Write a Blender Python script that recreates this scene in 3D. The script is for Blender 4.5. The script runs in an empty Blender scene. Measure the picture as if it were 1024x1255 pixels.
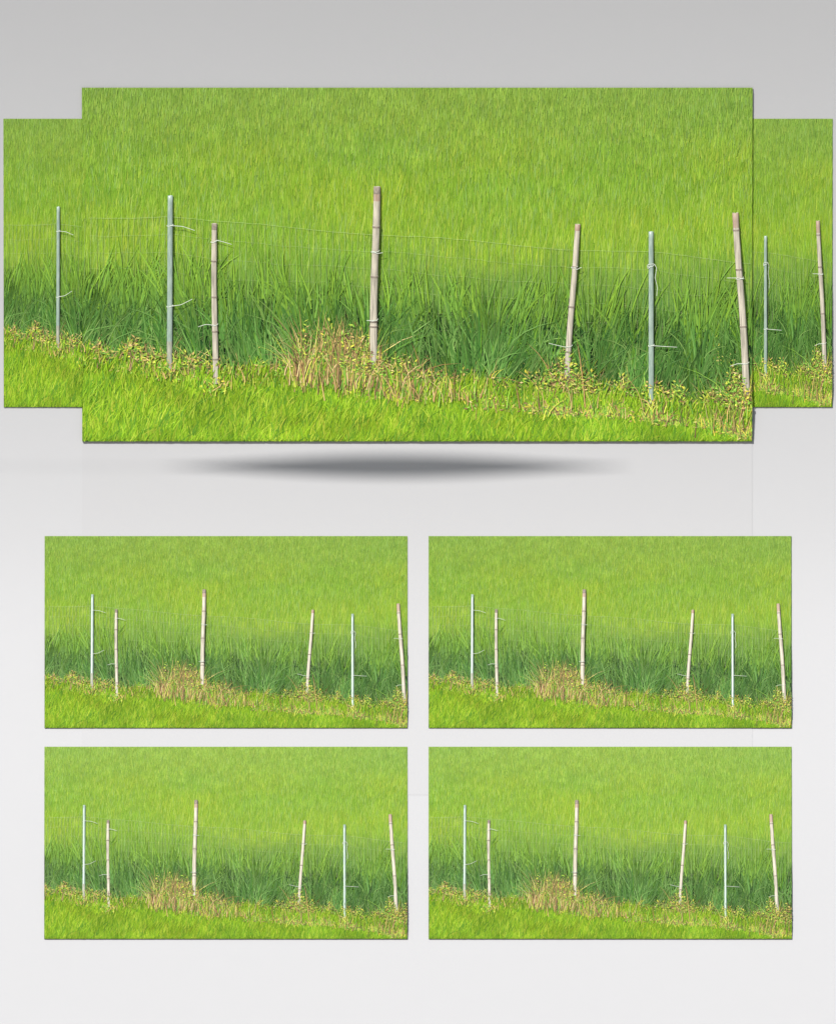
import bpy, math, random
import numpy as np
from mathutils import Vector
S = bpy.context.scene
COL = S.collection
rng = np.random.default_rng(7)
random.seed(7)
R = math.radians

# ------------------------------------------------------------------ camera
cam = bpy.data.cameras.new('camera')
co = bpy.data.objects.new('camera', cam); COL.objects.link(co)
DIST = 1200.0
cam.sensor_fit = 'VERTICAL'; cam.sensor_height = 24
cam.lens = 12.0 / (6.275 / DIST)
cam.clip_start = 10; cam.clip_end = 4000
co.location = (5.12, -DIST, 6.275); co.rotation_euler = (R(90), 0, 0)
S.camera = co

# ------------------------------------------------------------------ sky and sun
SUNV = Vector((-.33, -.80, .50)).normalized()
w = bpy.data.worlds.new("World"); S.world = w; w.use_nodes = True
nt = w.node_tree; bg = nt.nodes['Background']
sky = nt.nodes.new('ShaderNodeTexSky'); sky.sky_type = 'NISHITA'; sky.sun_disc = False
sky.sun_elevation = math.asin(SUNV.z); sky.sun_rotation = math.atan2(SUNV.x, SUNV.y) % (2 * math.pi)
nt.links.new(sky.outputs[0], bg.inputs[0]); bg.inputs[1].default_value = .07
sl = bpy.data.lights.new('sun', 'SUN'); sl.energy = 4.2; sl.angle = R(.75); sl.color = (1, .965, .925)
so = bpy.data.objects.new('sun', sl); COL.objects.link(so)
so.location = SUNV * 40; so.rotation_euler = (-SUNV).to_track_quat('-Z', 'Y').to_euler()
S.view_settings.view_transform = 'Standard'; S.view_settings.look = 'None'
S.view_settings.exposure = 0.80; S.view_settings.gamma = 1
S.cycles.max_bounces = 6; S.cycles.diffuse_bounces = 4; S.cycles.transparent_max_bounces = 6

# ------------------------------------------------------------------ helpers
def s2l(c):
    c = np.asarray(c, float) / 255
    return np.where(c <= .04045, c / 12.92, ((c + .055) / 1.055) ** 2.4)

def tag(o, label=None, cat=None, group=None, kind=None):
    for k, v in (('label', label), ('category', cat), ('group', group), ('kind', kind)):
        if v: o[k] = v
    return o

def mesh(name, V, F, mats, smooth=True, mi=None, cols=None):
    """F: list of (n,k) int arrays, grouped by face size"""
    me = bpy.data.meshes.new(name)
    V = np.asarray(V, np.float32)
    idx = np.concatenate([f.ravel() for f in F]).astype(np.int32)
    tot = np.concatenate([np.full(len(f), f.shape[1]) for f in F]).astype(np.int32)
    st = np.concatenate([[0], np.cumsum(tot)[:-1]]).astype(np.int32)
    me.vertices.add(len(V)); me.vertices.foreach_set('co', V.ravel())
    me.loops.add(len(idx)); me.loops.foreach_set('vertex_index', idx)
    me.polygons.add(len(tot)); me.polygons.foreach_set('loop_start', st)
    me.polygons.foreach_set('loop_total', tot)
    if mi is not None: me.polygons.foreach_set('material_index', np.asarray(mi, np.int32))
    me.polygons.foreach_set('use_smooth', np.full(len(tot), smooth))
    if cols is not None:
        a = me.color_attributes.new('tint', 'FLOAT_COLOR', 'POINT')
        a.data.foreach_set('color', np.concatenate([cols, np.ones((len(cols), 1))], 1).astype(np.float32).ravel())
    me.update(calc_edges=True)
    for m in (mats if isinstance(mats, list) else [mats]): me.materials.append(m)
    return me

def link(name, me, parent=None):
    o = bpy.data.objects.new(name, me); COL.objects.link(o)
    if parent: o.parent = parent
    return o

# the curved backdrop: how far it recedes at height z, from its tilt
_zt = [-1.5, 3.2, 4.6, 6.15, 7.56, 11.1, 12.55, 16]
_tt = [14, 21, 17, -1, -10, -23, -28, -30]
_zs = np.linspace(-1.5, 16, 1751)
_tan = np.tan(np.radians(np.interp(_zs, _zt, _tt)))
_k = np.ones(61) / 61
_tan = np.convolve(np.pad(_tan, 30, 'edge'), _k, 'valid')
_D = np.concatenate([[0], np.cumsum((_tan[1:] + _tan[:-1]) / 2 * .01)])
_D -= np.interp(6.2, _zs, _D)
def D(z): return np.interp(z, _zs, _D)

# ------------------------------------------------------------------ materials
def principled(name, rough=.6, spec=.3):
    m = bpy.data.materials.new(name); m.use_nodes = True
    b = m.node_tree.nodes['Principled BSDF']
    b.inputs['Roughness'].default_value = rough; b.inputs['Specular IOR Level'].default_value = spec
    return m, m.node_tree, b

def noisy(name, c1, c2, scale, rough=.6, spec=.3, stretch=(1, 1, 1), bump=0., detail=4, coord='Object', lo=.3, hi=.7):
    m, t, b = principled(name, rough, spec)
    tc = t.nodes.new('ShaderNodeTexCoord'); mp = t.nodes.new('ShaderNodeMapping')
    mp.inputs['Scale'].default_value = stretch
    n = t.nodes.new('ShaderNodeTexNoise'); n.inputs['Scale'].default_value = scale; n.inputs['Detail'].default_value = detail
    r = t.nodes.new('ShaderNodeValToRGB')
    r.color_ramp.elements[0].position = lo; r.color_ramp.elements[1].position = hi
    r.color_ramp.elements[0].color = (*c1, 1); r.color_ramp.elements[1].color = (*c2, 1)
    t.links.new(tc.outputs[coord], mp.inputs[0]); t.links.new(mp.outputs[0], n.inputs['Vector'])
    t.links.new(n.outputs['Fac'], r.inputs[0]); t.links.new(r.outputs[0], b.inputs['Base Color'])
    if bump:
        bp = t.nodes.new('ShaderNodeBump'); bp.inputs['Strength'].default_value = bump; bp.inputs['Distance'].default_value = .01
        t.links.new(n.outputs['Fac'], bp.inputs['Height']); t.links.new(bp.outputs[0], b.inputs['Normal'])
    return m

def leaf_mat(name, trans=.35, spec=.25, rough=.5):
    m, t, b = principled(name, rough, spec)
    a = t.nodes.new('ShaderNodeAttribute'); a.attribute_name = 'tint'
    tr = t.nodes.new('ShaderNodeBsdfTranslucent'); mx = t.nodes.new('ShaderNodeMixShader')
    mx.inputs[0].default_value = trans
    t.links.new(a.outputs['Color'], b.inputs['Base Color']); t.links.new(a.outputs['Color'], tr.inputs['Color'])
    t.links.new(b.outputs[0], mx.inputs[1]); t.links.new(tr.outputs[0], mx.inputs[2])
    t.links.new(mx.outputs[0], t.nodes['Material Output'].inputs['Surface'])
    return m

M = {
    'wall': noisy('matte_paper', (.304, .307, .316), (.306, .309, .318), 3, rough=.9, spec=.1),
    'sheet': noisy('reflection_grey', (.298, .300, .308), (.300, .302, .310), 3, rough=.9, spec=.1),
    'ground': noisy('concrete', (.28, .28, .27), (.34, .34, .33), 2.0, rough=.9),
    'soil': noisy('mossy_soil', (.10, .17, .03), (.18, .28, .05), 30, rough=.95, spec=.1),
    'rice': leaf_mat('rice_leaf', .42, .12, .6),
    'shaded_side': leaf_mat('shaded_grass_leaf', .18, .12, .55),
    'mown': leaf_mat('short_grass_leaf', .38, .06, .7),
    'weed': leaf_mat('weed_leaf', .25, .12, .6),
    'pvc': noisy('weathered_green_pipe', (.15, .21, .178), (.25, .315, .265), 9, rough=.35, spec=.5, stretch=(6, 6, 1)),
    'grey': noisy('bare_grey_pole_foot', (.16, .18, .14), (.30, .30, .24), 14, rough=.8, stretch=(3, 3, .6)),
    'bam': noisy('weathered_bamboo', (.17, .155, .125), (.41, .375, .30), 7, rough=.55, spec=.3, stretch=(7, 7, .5), bump=.3, lo=.3, hi=.62),
    'bamred': noisy('reddish_bamboo', (.22, .14, .10), (.31, .25, .20), 6, rough=.6, spec=.25, stretch=(7, 7, .6), bump=.3),
    'node': noisy('bamboo_joint', (.11, .09, .075), (.22, .185, .15), 30, rough=.8),
    'tie': noisy('white_twine', (.36, .40, .34), (.46, .49, .43), 20, rough=.6),
    'net': noisy('pale_wire', (.30, .40, .16), (.38, .48, .22), 9, rough=.5),
    'caster': noisy('caster_grey', (.3, .3, .3), (.36, .36, .36), 4, rough=.9),
}

# ------------------------------------------------------------------ setting
def sheet_mesh(name, x0, x1, z0, z1, h, mat, dz=.04, thick=0., smooth=True):
    nz = max(2, int((z1 - z0) / dz)); zz = np.linspace(z0, z1, nz + 1)
    rows = [np.stack([np.full(nz + 1, x), D(zz) - h, zz], 1) for x in (x0, x1)]
    V = np.concatenate(rows); n = nz + 1
    i = np.arange(nz); F = [np.stack([i, i + n, i + n + 1, i + 1], 1)]
    if thick:
        B = V.copy(); B[:, 1] += thick; o = len(V); V = np.concatenate([V, B])
        F += [np.stack([i + o, i + 1 + o, i + n + 1 + o, i + n + o], 1),
              np.stack([i, i + 1, i + 1 + o, i + o], 1), np.stack([i + n, i + n + o, i + n + 1 + o, i + n + 1], 1),
              np.array([[0, o, n + o, n], [n - 1, 2 * n - 1, 2 * n - 1 + o, n - 1 + o]])]
    return mesh(name, V, F, mat, smooth)

tag(link('backdrop', sheet_mesh('backdrop', -9, 19, -1.5, 16, 0, M['wall'])), kind='structure')
gy = float(D(-1.5))
tag(link('ground', mesh('ground', [(-900, -1500, -1.504), (900, -1500, -1.504), (900, 400, -1.504), (-900, 400, -1.504)],
    [np.array([[0, 1, 2, 3]])], M['ground'], False)), kind='structure')
tag(link('reflection_sheet', sheet_mesh('reflection_sheet', 1.01, 9.21, 12.55 - 9.74, 12.55 - 5.0, .0035, M['sheet'], thick=.002, smooth=False)),  # reflection under the large picture, painted as a slightly darker sheet
    'faint reflection under the large picture, painted as a slightly darker grey sheet', 'painted reflection')

# ------------------------------------------------------------------ the field (units: photo pixels of the large picture, v runs down)
W0, H0 = 820., 433.
U0, U1 = -12., 862.
def smooth_noise(u, v, cell, seed):
    r = np.random.default_rng(seed); g = r.random((90, 90))
    a = (np.asarray(u) + 100) / cell[0]; b = (np.asarray(v) + 100) / cell[1]
    i = np.floor(a).astype(int); j = np.floor(b).astype(int); fa = a - i; fb = b - j
    fa = fa * fa * (3 - 2 * fa); fb = fb * fb * (3 - 2 * fb)
    i %= 89; j %= 89
    return (g[i, j] * (1 - fa) + g[i + 1, j] * fa) * (1 - fb) + (g[i, j + 1] * (1 - fa) + g[i + 1, j + 1] * fa) * fb

def ground_h(v): return .012 + .014 * np.clip(v / H0, 0, 1)
# top of the mown grass and top of the shaded grass, from left to right
def mown_top(u): return np.interp(u, [0, 60, 130, 200, 300, 400, 500, 600, 700, 820, 860], [330, 338, 346, 350, 354, 362, 368, 377, 386, 402, 408]) + 10 * (smooth_noise(u, u * 0, (19, 50), 55) - .5)
def shaded_side_top(u): return np.interp(u, [0, 200, 420, 600, 820], [248, 251, 263, 272, 277])

def blades(u, v, h, L, th, bend, wid, col, hl, seg=2, yaw=None):
    """ribbons: root u,v,h; length; lean; bend; width; tint; outward lean hl"""
    n = len(u); yaw = rng.uniform(-1.1, 1.1, n) if yaw is None else yaw
    ts = np.linspace(0, 1, seg + 1); P = []
    for k, t in enumerate(ts):
        cu = u + L * (np.sin(th) * t + bend * t * t)
        cv = v - L * (np.cos(th) * t - np.abs(bend) * .55 * t * t)
        ch = h + hl * np.sin(t * 2.2) / .9
        if k < seg:
            ww = wid * (1 - .25 * t - .4 * t * t) / 2
            dv = np.sin(th + bend * 2 * t) * ww; du = np.cos(th + bend * 2 * t) * ww
            cy = np.cos(yaw); sy = np.sin(yaw) * ww / 100
            P.append(np.stack([cu - du * cy, cv - dv * cy, ch - sy], 1)); P.append(np.stack([cu + du * cy, cv + dv * cy, ch + sy], 1))
        else: P.append(np.stack([cu, cv, ch], 1))
    return dict(P=np.stack(P, 1), C=col, seg=seg)      # n, 2*seg+1, 3

def leaves(u, v, h, L, th, wid, col):
    n = len(u); yaw = rng.uniform(-1, 1, n)
    cu, cv = np.sin(th), -np.cos(th); pu, pv = -cv, cu
    ww = wid / 2 * np.cos(yaw); dh = wid / 200 * np.sin(yaw); tip = rng.uniform(-.01, .02, n)
    P = np.stack([np.stack([u, v, h], 1),
                  np.stack([u + cu * L * .45 - pu * ww, v + cv * L * .45 - pv * ww, h - dh], 1),
                  np.stack([u + cu * L, v + cv * L, h + tip], 1),
                  np.stack([u + cu * L * .45 + pu * ww, v + cv * L * .45 + pv * ww, h + dh], 1)], 1)
    return dict(P=P, C=col, seg=0)

def pick(pal, n, wts=None, jit=.10):
    pal = s2l(np.array(pal)); k = rng.choice(len(pal), n, p=None if wts is None else np.array(wts) / sum(wts))
    c = pal[k] * (1 + rng.normal(0, jit, (n, 1)))
    return c
TINT = .95      # from seen colour to leaf colour
def clampc(c, g=(1, 1, 1)): return np.clip(c * TINT * np.array(g), .004, .8)
FIELD = {'rice': [], 'shaded_side': [], 'mown': [], 'weed': []}

# --- rice: fine upright leaves all the way up
n = 82000
u = rng.uniform(U0 - 5, U1 + 5, n); v = rng.uniform(-2, 1, n) + 312 * rng.random(n) ** .97
near = np.clip((v - 40) / 240, 0, 1)
L = (11 + 17 * near) * rng.uniform(.7, 1.35, n)
th = rng.normal(.06, .09, n) + .05 * (smooth_noise(u, v, (60, 30), 3) - .5)
c = pick([(158, 200, 62), (146, 192, 52), (170, 205, 78), (132, 180, 50), (176, 206, 66), (150, 192, 84)], n, [3, 4, 1.4, 3, 1, 1.5], .06)
pn = smooth_noise(u, v, (55, 16), 11); p2 = smooth_noise(u, v, (150, 45), 12); p3 = smooth_noise(u, v, (12, 7), 13)
c *= (.91 + .18 * p3)[:, None]
c = c * (1 - .15 * np.clip(pn - .55, 0, 1)[:, None] * np.array([1.0, .4, .2]))
c = c * (1 + .22 * (p2 - .5)[:, None] * np.array([1, .35, -.5]))
far = np.clip(1 - v / 110, 0, 1)[:, None]            # distance haze painted into the tint as a paler, bluer mix
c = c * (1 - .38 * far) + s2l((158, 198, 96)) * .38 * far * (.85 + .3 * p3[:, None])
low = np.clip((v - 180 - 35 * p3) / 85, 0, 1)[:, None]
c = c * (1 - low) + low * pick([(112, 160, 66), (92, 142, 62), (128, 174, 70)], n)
h = ground_h(v) + rng.uniform(0, .018, n)
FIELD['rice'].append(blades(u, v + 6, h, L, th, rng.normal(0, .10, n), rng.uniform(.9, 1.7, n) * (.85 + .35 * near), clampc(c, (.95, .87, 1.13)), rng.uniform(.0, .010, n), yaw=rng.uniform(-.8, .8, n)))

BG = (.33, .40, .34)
# --- rice edge in shadow: long, coarser, arching, its shading painted as dark bluish green
def shaded_side(n, a, b, Lr, wr, pal, wts, hh, bendsd=.35, clump=None, thsd=.28):
    u = rng.uniform(U0 - 10, U1 + 10, n); bt = shaded_side_top(u); mt = mown_top(u)
    v = bt + (mt + 4 - bt) * (a + (b - a) * rng.random(n))
    bt2 = 34 * (smooth_noise(u, v * 0, (14, 50), 77) - .35) + rng.normal(0, 9, n); v = v + bt2 * (1 - np.clip((v - bt) / (mt - bt), 0, 1))
    if clump is not None:
        k = smooth_noise(u, v, clump, 31) + rng.normal(0, .12, n); s = k > .45; u, v = u[s], v[s]; n = len(u)
    L = rng.uniform(*Lr, n); bt = shaded_side_top(u)
    fan = (smooth_noise(u, v * 0 + 50, (17, 50), 41) - .5) * .7
    th = rng.normal(0, thsd, n) + fan
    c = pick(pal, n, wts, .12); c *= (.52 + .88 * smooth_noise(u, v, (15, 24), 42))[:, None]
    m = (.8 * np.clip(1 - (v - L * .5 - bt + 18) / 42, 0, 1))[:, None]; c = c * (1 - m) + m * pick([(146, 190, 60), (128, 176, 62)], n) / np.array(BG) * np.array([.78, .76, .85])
    FIELD['shaded_side'].append(blades(u, v, ground_h(v) + rng.uniform(*hh, n), L, th, rng.normal(0, bendsd, n) * .8,
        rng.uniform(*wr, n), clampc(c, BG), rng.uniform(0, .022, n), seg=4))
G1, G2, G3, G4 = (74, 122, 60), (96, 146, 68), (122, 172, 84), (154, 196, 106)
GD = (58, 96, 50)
shaded_side(9500, .20, 1.12, (16, 40), (1.8, 3.4), [(34, 62, 40), (46, 80, 46), G1], [5, 3, 1.5], (.003, .014), .2, thsd=.16)  # darkest, lowest leaves: shading of the gaps put into the palette
shaded_side(4200, .15, 1.05, (26, 60), (1.7, 3.2), [GD, G1, G2, G3], [3, 4, 3, 1], (.012, .045), .22, clump=(11, 60), thsd=.12)
shaded_side(3000, .05, .95, (34, 80), (1.5, 3.0), [G2, G3, G4, (138, 182, 66)], [3, 4, 1.6, 2], (.035, .06), .22, clump=(14, 60), thsd=.14)
shaded_side(800, .10, .90, (36, 70), (1.4, 2.8), [G3, G4, (138, 182, 66)], [3, 3, 2], (.045, .065), .2, thsd=.13)
shaded_side(1000, .40, 1.05, (30, 66), (1.1, 2.3), [G3, G4, (176, 206, 118)], [2, 3, 2], (.05, .065), .45, thsd=.36)

# --- mown grass in front
n = 38000
u = rng.uniform(U0 - 10, U1 + 10, n); mt = mown_top(u)
v = mt + 3 + (H0 + 22 - mt - 3) * rng.random(n) + rng.normal(0, 6.5, n)
d = np.clip((v - mt) / 90, 0, 1)
L = rng.uniform(13, 27, n) * (.7 + .5 * d); th = rng.normal(.09, .22, n) + .3 * (smooth_noise(u, v, (26, 16), 61) - .5)
c = pick([(160, 200, 44), (146, 190, 36), (178, 208, 58), (122, 172, 40), (186, 204, 60), (108, 158, 44)], n, [4, 4, 2, 3, 1.2, 1.6], .12)
q = smooth_noise(u, v, (40, 14), 62); c *= (.78 + .42 * q)[:, None]
c = c * (1 + .18 * (smooth_noise(u, v, (90, 40), 63) - .5)[:, None] * np.array([1.2, .2, 0]))
FIELD['mown'].append(blades(u, v, ground_h(v) + rng.uniform(.0, .045, n) * (1 - .35 * np.clip((v - 395) / 40, 0, 1)) + .09 * np.clip(1 - (v - mt) / 26, 0, 1) * rng.random(n), L, th, rng.normal(.06, .25, n),
    rng.uniform(1.0, 1.8, n), clampc(c, (.80, .80, 1.2)), rng.uniform(0, .018, n), seg=3))

# --- weeds along the fence: straw, small leaves, stems
STRAW = [(194, 168, 108), (182, 152, 98), (210, 188, 134), (168, 134, 90), (148, 140, 82)]
BROWN = [(140, 116, 80), (112, 90, 68), (160, 138, 90)]
OLV = [(104, 110, 58), (92, 84, 54), (126, 96, 66), (132, 138, 66)]
YEL = [(196, 204, 84), (214, 204, 78), (168, 190, 74), (182, 178, 96)]
GRN = [(120, 168, 62), (142, 186, 76), (100, 146, 58)]
# clumps: centre u, top v, half width, base v, leaf weight, straw weight
CL = [(272, 290, 10, 376, 60, 60), (322, 292, 12, 378, 120, 90), (345, 305, 16, 382, 140, 90), (20, 318, 26, 348, 200, 90), (62, 312, 24, 356, 330, 40), (96, 330, 26, 360, 200, 80), (128, 332, 26, 366, 260, 70), (165, 345, 30, 368, 110, 150),
      (215, 342, 26, 372, 110, 90), (250, 340, 24, 374, 100, 70), (268, 296, 14, 372, 30, 120), (302, 288, 26, 378, 160, 330), (335, 296, 24, 376, 330, 330), (358, 330, 32, 386, 380, 110),
      (392, 332, 34, 392, 330, 190), (430, 352, 34, 392, 220, 150), (470, 352, 30, 394, 200, 90), (505, 360, 30, 396, 190, 60), (548, 352, 26, 398, 180, 40),
      (590, 326, 26, 402, 520, 60), (575, 350, 30, 400, 260, 30), (622, 356, 30, 404, 260, 50), (660, 360, 26, 406, 200, 30), (700, 362, 26, 410, 190, 40), (728, 366, 26, 414, 260, 60),
      (770, 372, 26, 418, 220, 50), (798, 346, 22, 424, 520, 110), (815, 366, 20, 430, 300, 60), (836, 360, 24, 426, 330, 90)]
for cu, vt, hw, vb, nl, ns in CL:
    nl = int(nl * (1.5 if cu < 560 else 1.9)); vb -= 13 if cu < 500 else 5; vt -= 8; ns = ns * .62 if 268 <= cu <= 480 else ns * .28
    a = rng.normal(0, .5, nl); u = cu + a * hw; top = vt + (vb - vt) * np.clip(np.abs(a), 0, 1) ** 1.5 * .7
    v = top + (vb + 4 - top) * rng.random(nl) ** .8
    gl = 2.2 if cu < 150 else 1
    red = 1.6 if cu > 560 and cu < 620 or cu > 780 else 1
    c = pick(OLV + YEL + GRN + STRAW[:3] + BROWN, nl, [1.6 * red, 1.2 * red, 1.6 * red, 2, 3, 1.4, 3.4, 2, 3.6, 3.2, 2.4, 1.5, 1.2, .8, 1.3 * red, 1.0 * red, 1.2 * red], .14)
    FIELD['weed'].append(leaves(u, v, ground_h(v) + rng.uniform(.02, .18, nl) * np.clip((mown_top(u) + 8 - v) / 22, .4, 1), rng.uniform(3, 7, nl), rng.uniform(-2.0, 2.0, nl), rng.uniform(1.1, 2.4, nl), clampc(c)))
    m = max(12, nl // 6)                       # stems that carry the leaves
    a = rng.normal(0, .45, m); u = cu + a * hw; v = np.full(m, vb + 2.) + rng.normal(0, 3, m)
    FIELD['weed'].append(blades(u, v, ground_h(v) + rng.uniform(.03, .06, m), (vb - vt) * rng.uniform(.5, 1.1, m), rng.normal(0, .25, m) + a * .25,
        rng.normal(0, .2, m), rng.uniform(.9, 1.5, m), clampc(pick(GRN + YEL + BROWN, m)), rng.uniform(0, .02, m), seg=3))
    m = int(ns * 1.0); a = rng.normal(0, .6, m); u = cu + a * hw; v = vb + rng.normal(-5, 7, m)
    FIELD['weed'].append(blades(u, v, ground_h(v) + rng.uniform(.025, .13, m), (vb - vt) * rng.uniform(.25, 1.12, m), rng.normal(.02, .15, m) + a * .04,
        rng.normal(0, .28, m), rng.uniform(.8, 1.5, m), clampc(pick(STRAW + BROWN + GRN + YEL[:1], m, None, .14)), rng.uniform(0, .02, m), seg=4))
for cu, vb in ((107, 346), (163, 364), (356, 338), (594, 361), (697, 388), (814, 378)):
    m = 46; u = cu + rng.normal(0, 6.5, m); v = vb + rng.uniform(-4, 14, m)
    FIELD['weed'].append(blades(u, v, rng.uniform(.06, .16, m), rng.uniform(7, 17, m), rng.normal(0, .35, m), rng.normal(0, .3, m), rng.uniform(1., 1.9, m),
        clampc(pick(GRN + YEL[:1] + STRAW[:2] + OLV[:1], m)), rng.uniform(0, .01, m), seg=3))
    FIELD['weed'].append(leaves(u + rng.normal(0, 4, m), v - rng.uniform(0, 12, m), rng.uniform(.07, .16, m), rng.uniform(3, 7, m), rng.uniform(-2, 2, m), rng.uniform(1.2, 2.4, m),
        clampc(pick(YEL + GRN + OLV + STRAW[:2], m))))
# loose litter and ragged growth along the whole strip
n = 2600
u = rng.uniform(U0, U1, n); v = mown_top(u) + rng.normal(-8, 9, n)
kp = smooth_noise(u, v, (24, 40), 91) + rng.normal(0, .15, n) > .50; u, v = u[kp], v[kp]; n = len(u)
FIELD['weed'].append(leaves(u, v, ground_h(v) + rng.uniform(.015, .06, n), rng.uniform(3, 7, n), rng.uniform(-2.0, 2.0, n), rng.uniform(1.0, 2.1, n),
    clampc(pick(YEL + GRN + STRAW + BROWN, n, [2.5, 1, 3, 1.5, 4, 3.5, 3, .8, 1, .6, .8, 1.6, .4, .3, .5], .14))))
n = 1100
u = rng.uniform(U0, U1, n); v = mown_top(u) + rng.normal(-1, 7, n)
FIELD['weed'].append(blades(u, v, ground_h(v) + rng.uniform(.01, .06, n), rng.uniform(10, 34, n), rng.normal(0, .5, n), rng.normal(0, .45, n), rng.uniform(.9, 1.6, n),
    clampc(pick(STRAW + GRN + YEL, n, None, .14)), rng.uniform(0, .02, n), seg=4))

# --- netting: path of the top wire and of the foot, pole positions
def net_top(u): return np.interp(u, [-12, 107, 161, 358, 604, 696, 800, 862], [160, 157, 164, 179, 198, 202, 213, 217])
def net_foot(u): return mown_top(u) - 4
def net_lines():
    L = []
    us = np.arange(U0, U1, 7.6)
    for x in us:
        x = x + rng.normal(0, .25); a, b = net_top(x), net_foot(x)
        t = np.linspace(0, 1, 7); L.append(np.stack([x + np.cumsum(rng.normal(0, .25, 7)) * .6, a + (b - a) * t, np.full(7, 0.)], 1))
    for k in range(9):
        f = k / 8.; x = np.arange(U0, U1, 10.)
        y = net_top(x) * (1 - f) + net_foot(x) * f + 1.5 * np.sin(x / 41 + k) + rng.normal(0, .25, len(x))
        L.append(np.stack([x, y, np.full(len(x), 0.)], 1))
    return L
NET = net_lines()
TOPWIRE = NET[len(NET) - 9]

# ------------------------------------------------------------------ panels
def to_world(P, q):
    """field units -> world: scale, place on the picture's rectangle and lay on the backdrop"""
    X = q['x'] + (P[..., 0] - q['shift']) * q['sx']; Y = q['y'] + P[..., 1] * q['sy']
    x = X / 100; z = (1255 - Y) / 100; hh = q['hb'] + P[..., 2] * q['s']
    return np.stack([x, D(z) - hh, z], -1)

def build_stuff(name, parts, q, mat):
    ulo, uhi = q['u0'], q['u1']; VV = []; QQ = []; TT = []; CC = []; off = 0
    for p in parts:
        P = p['P']
        ok = (P[:, :, 0].max(1) > ulo) & (P[:, :, 0].min(1) < uhi) & (P[:, :, 1].max(1) > 0) & (P[:, :, 1].min(1) < H0)
        P = P[ok].copy(); C = p['C'][ok]; n, k = P.shape[:2]
        if not n: continue
        P[:, :, 0] = np.clip(P[:, :, 0], ulo, uhi); P[:, :, 1] = np.clip(P[:, :, 1], 0, H0)
        base = off + np.arange(n)[:, None] * k
        if p['seg'] == 0: QQ.append(base + np.array([[0, 1, 2, 3]]))
        else:
            for s in range(p['seg'] - 1): QQ.append(base + np.array([[2 * s, 2 * s + 1, 2 * s + 3, 2 * s + 2]]))
            s = p['seg'] - 1; TT.append(base + np.array([[2 * s, 2 * s + 1, 2 * s + 2]]))
        VV.append(to_world(P, q).reshape(-1, 3)); CC.append(np.repeat(C * q.get('tone', 1), k, 0)); off += n * k
    F = [np.concatenate(a) for a in (QQ, TT) if a]
    return link(name, mesh(name, np.concatenate(VV), F, mat, True, None, np.concatenate(CC)))

def tube(pts, r, sides=5):
    pts = np.asarray(pts, float); n = len(pts); T = np.gradient(pts, axis=0); T /= np.linalg.norm(T, axis=1)[:, None] + 1e-9
    ref = np.array([0, 1, 0.]); A = np.cross(T, ref); l = np.linalg.norm(A, axis=1)[:, None]
    A = np.where(l < 1e-3, np.array([[1., 0, 0]]), A / (l + 1e-9)); B = np.cross(T, A)
    an = np.arange(sides) * 2 * math.pi / sides; r = np.broadcast_to(np.asarray(r, float), (n,))
    V = (pts[:, None] + r[:, None, None] * (A[:, None] * np.cos(an)[None, :, None] + B[:, None] * np.sin(an)[None, :, None])).reshape(-1, 3)
    i = np.arange((n - 1))[:, None] * sides; j = np.arange(sides)[None]; j2 = (j + 1) % sides
    F = np.stack([i + j, i + j2, i + sides + j2, i + sides + j], -1).reshape(-1, 4)
    return V, F

def merge(parts):
    V = []; F = []; o = 0
    for v, f in parts: V.append(v); F.append(f + o); o += len(v)
    return np.concatenate(V), np.concatenate(F)

# --- the six kinds of pole, in metres of the large picture, origin at the foot
# kind, top(x,y), foot(x,y) in photo pixels of the large picture, half width px, joints, ties
POLES = [
    ('pipe', (209, 240), (208, 452), 3.9, [], [(276, [(209, 276), (224, 277), (239, 282)]), (375, [(208, 375), (222, 373), (236, 366)])]),
    ('bamboo', (262.5, 274), (264, 470), 4.0, [320, 364, 406, 440], [(296, [(266, 294), (274, 296), (284, 299)]), (398, [(262, 397), (252, 397), (243, 400)])]),
    ('bamboo', (461.5, 229), (457, 446), 5.2, [278, 339, 394, 400], [(308, [(455, 307), (462, 310), (469, 309)]), (392, [(449, 392), (455, 392), (462, 392)])]),
    ('bamboo', (707, 275), (694, 468), 4.1, [327, 376, 431], [(327, [(702, 327), (706, 330), (712, 327)]), (424, [(694, 425), (684, 423), (672, 420)])]),
    ('pipe', (797, 284), (797.5, 494), 3.7, [], [(326, [(793, 329), (793, 324), (801, 323), (804, 328), (802, 340), (805, 352), (804, 362)]), (423, [(797, 423), (812, 424), (829, 425)])]),
    ('bamboo', (900.5, 261), (915, 486), 4.7, [282, 330, 400], [(341, [(911, 341), (902, 340), (890, 340)]), (445, [(912, 444), (903, 445), (894, 448)])]),
]
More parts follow.
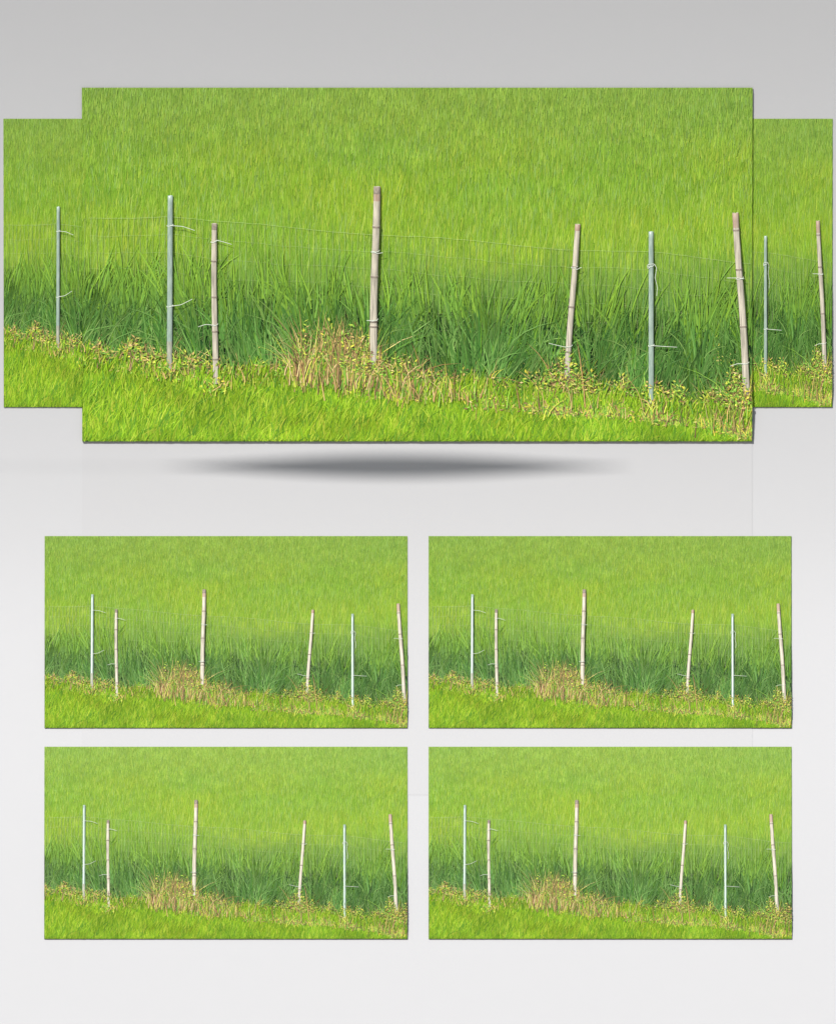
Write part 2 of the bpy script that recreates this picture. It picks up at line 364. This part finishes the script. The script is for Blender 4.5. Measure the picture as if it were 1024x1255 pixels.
def pole_proto(kind, top, foot, r, joints, ties, idx):
    L = (foot[1] - top[1]) / 100; dx = (top[0] - foot[0]) / 100; rr = r / 117
    root = bpy.data.objects.new('pipe_post' if kind == 'pipe' else 'bamboo_post', None); COL.objects.link(root)
    zs = sorted(set(list(np.linspace(0, L, 26)) + [max(0, min(L, (foot[1] - j) / 100 + e)) for j in joints for e in (-.022, -.012, 0, .010, .02)]))
    zs = np.array(zs); pr = random.Random(idx)
    rad = []; mi_row = []
    for z in zs:
        f = z / L; a = rr * (1.06 - .12 * f)
        if kind == 'bamboo': a *= 1 + pr.uniform(-.02, .02)
        for j in joints:
            e = abs(z - (foot[1] - j) / 100)
            if e < .005: a *= 1.22
            elif e < .0135: a *= 1.02
        rad.append(a)
    wob = [0.006 * math.sin(z * 3.1 + idx) * (kind == 'bamboo') for z in zs]
    pts = np.stack([dx * zs / L + np.array(wob), 0 * zs, zs], 1)
    V, F = tube(pts, np.array(rad), 16)
    mi = []
    for k in range(len(zs) - 1):
        zc = (zs[k] + zs[k + 1]) / 2; m = 0
        if kind == 'bamboo':
            if any(abs(zc - (foot[1] - j) / 100) < .011 for j in joints): m = 1
            elif zc > L - .045: m = 2 if idx in (3, 5) else 1
            elif zc > L - .16 and idx in (2, 5): m = 2
        elif zc < .36 and idx == 0: m = 1
        mi += [m] * 16
    # cut end: a ring and a sunken centre
    n0 = len(V); an = np.arange(16) * 2 * math.pi / 16; tp = pts[-1]
    ref = V[-16:]; inner = tp + (ref - tp) * .66; deep = inner - np.array([0, 0, .03]); cen = tp - np.array([0, 0, .03])
    V = np.concatenate([V, inner, deep, cen[None]]); j = np.arange(16); j2 = (j + 1) % 16; b = n0 - 16
    F2 = np.concatenate([np.stack([b + j, b + j2, n0 + j2, n0 + j], 1), np.stack([n0 + j, n0 + j2, n0 + 16 + j2, n0 + 16 + j], 1)])
    T = np.stack([n0 + 16 + j, n0 + 16 + j2, np.full(16, n0 + 32)], 1)
    mats = [M['pvc'], M['grey']] if kind == 'pipe' else [M['bam'], M['node'], M['bamred']]
    link('pole', mesh('pole', V, [F, F2, T], mats, True, mi + [0] * 32 + [1] * 16), root)
    for ty, path in ties:
        f = (foot[1] - ty) / 100 / L; cx = dx * f; zc = L * f
        an = np.linspace(0, 2 * math.pi, 17)
        loop = np.stack([cx + 1.14 * rr * np.cos(an), 1.14 * rr * np.sin(an), zc + .012 * np.sin(an * 1 + 1)], 1)
        tail = np.array([[cx, -1.14 * rr, zc]] + [[(x - foot[0]) / 100, -1.2 * rr, (foot[1] - y) / 100] for x, y in path if abs(x - foot[0] - cx * 100) > 2])
        tt = np.linspace(0, len(tail) - 1, len(tail) * 4)
        tail = np.stack([np.interp(tt, np.arange(len(tail)), tail[:, k]) for k in range(3)], 1)
        V, F = merge([tube(loop, .0040, 6), tube(tail, np.linspace(.0042, .0030, len(tail)), 6)])
        link('twine_tie', mesh('twine_tie', V, [F], M['tie']), root)
    return root
PROTO = [pole_proto(*p, i) for i, p in enumerate(POLES)]
USED = set()

def place_pole(i, q, label):
    kind, top, foot = POLES[i][:3]
    src = PROTO[i]
    if i in USED:
        r = src.copy(); COL.objects.link(r)
        for ch in list(src.children):
            c = ch.copy(); COL.objects.link(c); c.parent = r
    else: r = src; USED.add(i)
    fu, fv = foot[0] - 101, foot[1] - 108; tu, tv = top[0] - 101, top[1] - 108
    A = to_world(np.array([[fu, fv, .082]]), q)[0]; B = to_world(np.array([[tu, tv, .074]]), q)[0]
    r.location = A
    r.scale = (q['sx'], min(q['sx'], q['s'] * 1.5), q['sy'] * math.hypot(B[1] - A[1], B[2] - A[2]) / (B[2] - A[2]))
    r.rotation_euler = (-math.atan2(B[1] - A[1], B[2] - A[2]), 0, 0)
    tag(r, label, 'fence post', 'pipe posts of the net fences' if kind == 'pipe' else 'bamboo posts of the net fences')

DESC = ['leftmost grey green pipe post with two white ties',
        'thin upright bamboo post beside the leftmost pipe post',
        'thick tall bamboo post in the dry straw mound',
        'thin bamboo post leaning right, between straw mound and pipe',
        'right hand grey green pipe post with knotted twine',
        'pale bamboo post leaning left at the right end']

def build_panel(q, where, poles, size):
    q['u0'] = q['shift'] + q.get('cut0', 0); q['u1'] = q['shift'] + q.get('cut1', W0)
    # the board: a tray whose front rises towards the bottom
    nv = 40; vv = np.linspace(0, H0, nv + 1)
    def row(u, h): return to_world(np.stack([np.full(nv + 1, u), vv, h], 1), q)
    fr = ground_h(vv); bk = np.zeros(nv + 1)
    V = np.concatenate([row(q['u0'], fr), row(q['u1'], fr), row(q['u0'], bk), row(q['u1'], bk)]); n = nv + 1; i = np.arange(nv)
    F = [np.stack([i, i + 1, i + n + 1, i + n], 1), np.stack([i + 2 * n, i + 3 * n, i + 3 * n + 1, i + 2 * n + 1], 1),
         np.stack([i, i + 2 * n, i + 2 * n + 1, i + 1], 1), np.stack([i + n, i + n + 1, i + 3 * n + 1, i + 3 * n], 1),
         np.array([[0, n, 3 * n, 2 * n], [nv, nv + 2 * n, nv + 3 * n, nv + n]])]
    tag(link('picture_panel', mesh('picture_panel', V, F, M['soil'], False)), size, 'picture panel', 'field pictures on the backdrop')
    for nm, key, txt in (('rice', 'rice', 'bright green rice crop filling the upper part of the {}'), ('shaded_grass', 'shaded_side', 'long grass behind the fence, painted dark for shading, in the {}'),
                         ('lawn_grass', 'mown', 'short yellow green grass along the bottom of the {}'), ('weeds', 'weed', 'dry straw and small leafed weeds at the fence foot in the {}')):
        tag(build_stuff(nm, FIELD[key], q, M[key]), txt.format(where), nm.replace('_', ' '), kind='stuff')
    parts = []
    for l in NET:
        m = (l[:, 0] > q['u0'] + 1) & (l[:, 0] < q['u1'] - 1)
        if m.sum() < 2: continue
        P = l[m].copy(); P[:, 2] = .070
        parts.append(tube(to_world(P, q), (.0017 if abs(l[0, 0] - l[-1, 0]) < 20 else .0013 if l is TOPWIRE else .0008) * q['sx'] ** .4, 3))
    V, F = merge(parts)
    tag(link('wire_netting', mesh('wire_netting', V, [F], M['net'])), f'faint pale wire netting strung along the posts in the {where}', 'wire netting', 'wire nettings between the posts')
    for i in poles: place_pole(i, q, DESC[i] + ', ' + where)

def panel(x, y, sx, sy, s, hb, shift, **k): return dict(x=x, y=y, sx=sx, sy=sy, s=s, hb=hb, shift=shift, **k)
build_panel(panel(101, 108, 1, 1, .44, .020, 0), 'large central picture', range(6), 'large central picture of six posts in a green field, overlapping both side pictures')
build_panel(panel(5, 146, .62, 353 / 433, .30, .002, 0, cut1=235), 'left side picture', [0], 'left side picture with one pipe post, partly hidden behind the large picture')
build_panel(panel(1019 - 820 * .62, 146, .62, 353 / 433, .30, .002, 8, cut0=585), 'right side picture', [4, 5], 'right side picture with two posts, partly hidden behind the large picture')
k = 444 / 820; ky = 235 / 433
for (x, y, sh, wh) in ((55, 657, 0, 'upper left small picture'), (525, 657, 9, 'upper right small picture'),
                       (55, 915, 18, 'lower left small picture'), (525, 915, 26, 'lower right small picture')):
    build_panel(panel(x, y, k, ky, .28, .007, sh, tone=.83), wh, range(6), wh + ' of a fenced green field with six posts')  # grass tint darkened to offset stronger sun on the tilted lower backdrop

# ------------------------------------------------------------------ added spindle, unseen above the frame, made only to cast the lens-shaped shadow
tgt = Vector((4.82, float(D(6.83)), 6.83)); c = tgt + SUNV * 13.2
root = bpy.data.objects.new('added_shadow_caster', None); COL.objects.link(root); root.location = c
xs = np.linspace(-2.9, 2.9, 41); rr = .112 * np.clip(1 - (xs / 3.2) ** 2, .02, 1) ** 2
V, F = tube(np.stack([xs, 0 * xs, 0 * xs], 1), rr, 20)
link('caster_body', mesh('caster_body', V, [F], M['caster']), root)
link('caster_boom', mesh('caster_boom', *(lambda a: (a[0], [a[1]]))(tube([(-2.85, 0, 0), (-6, 0, 0), (-11, 0, 0)], .003, 8)), M['caster']), root)
link('caster_mast', mesh('caster_mast', *(lambda a: (a[0], [a[1]]))(tube([(-11, 0, .3), (-11.01, 0, -5), (-11, 0, -c.z - 1.5)], .06, 12)), M['caster']), root)
tag(root, 'added grey spindle on a thin arm, unseen above, casting the oval shadow', 'caster')
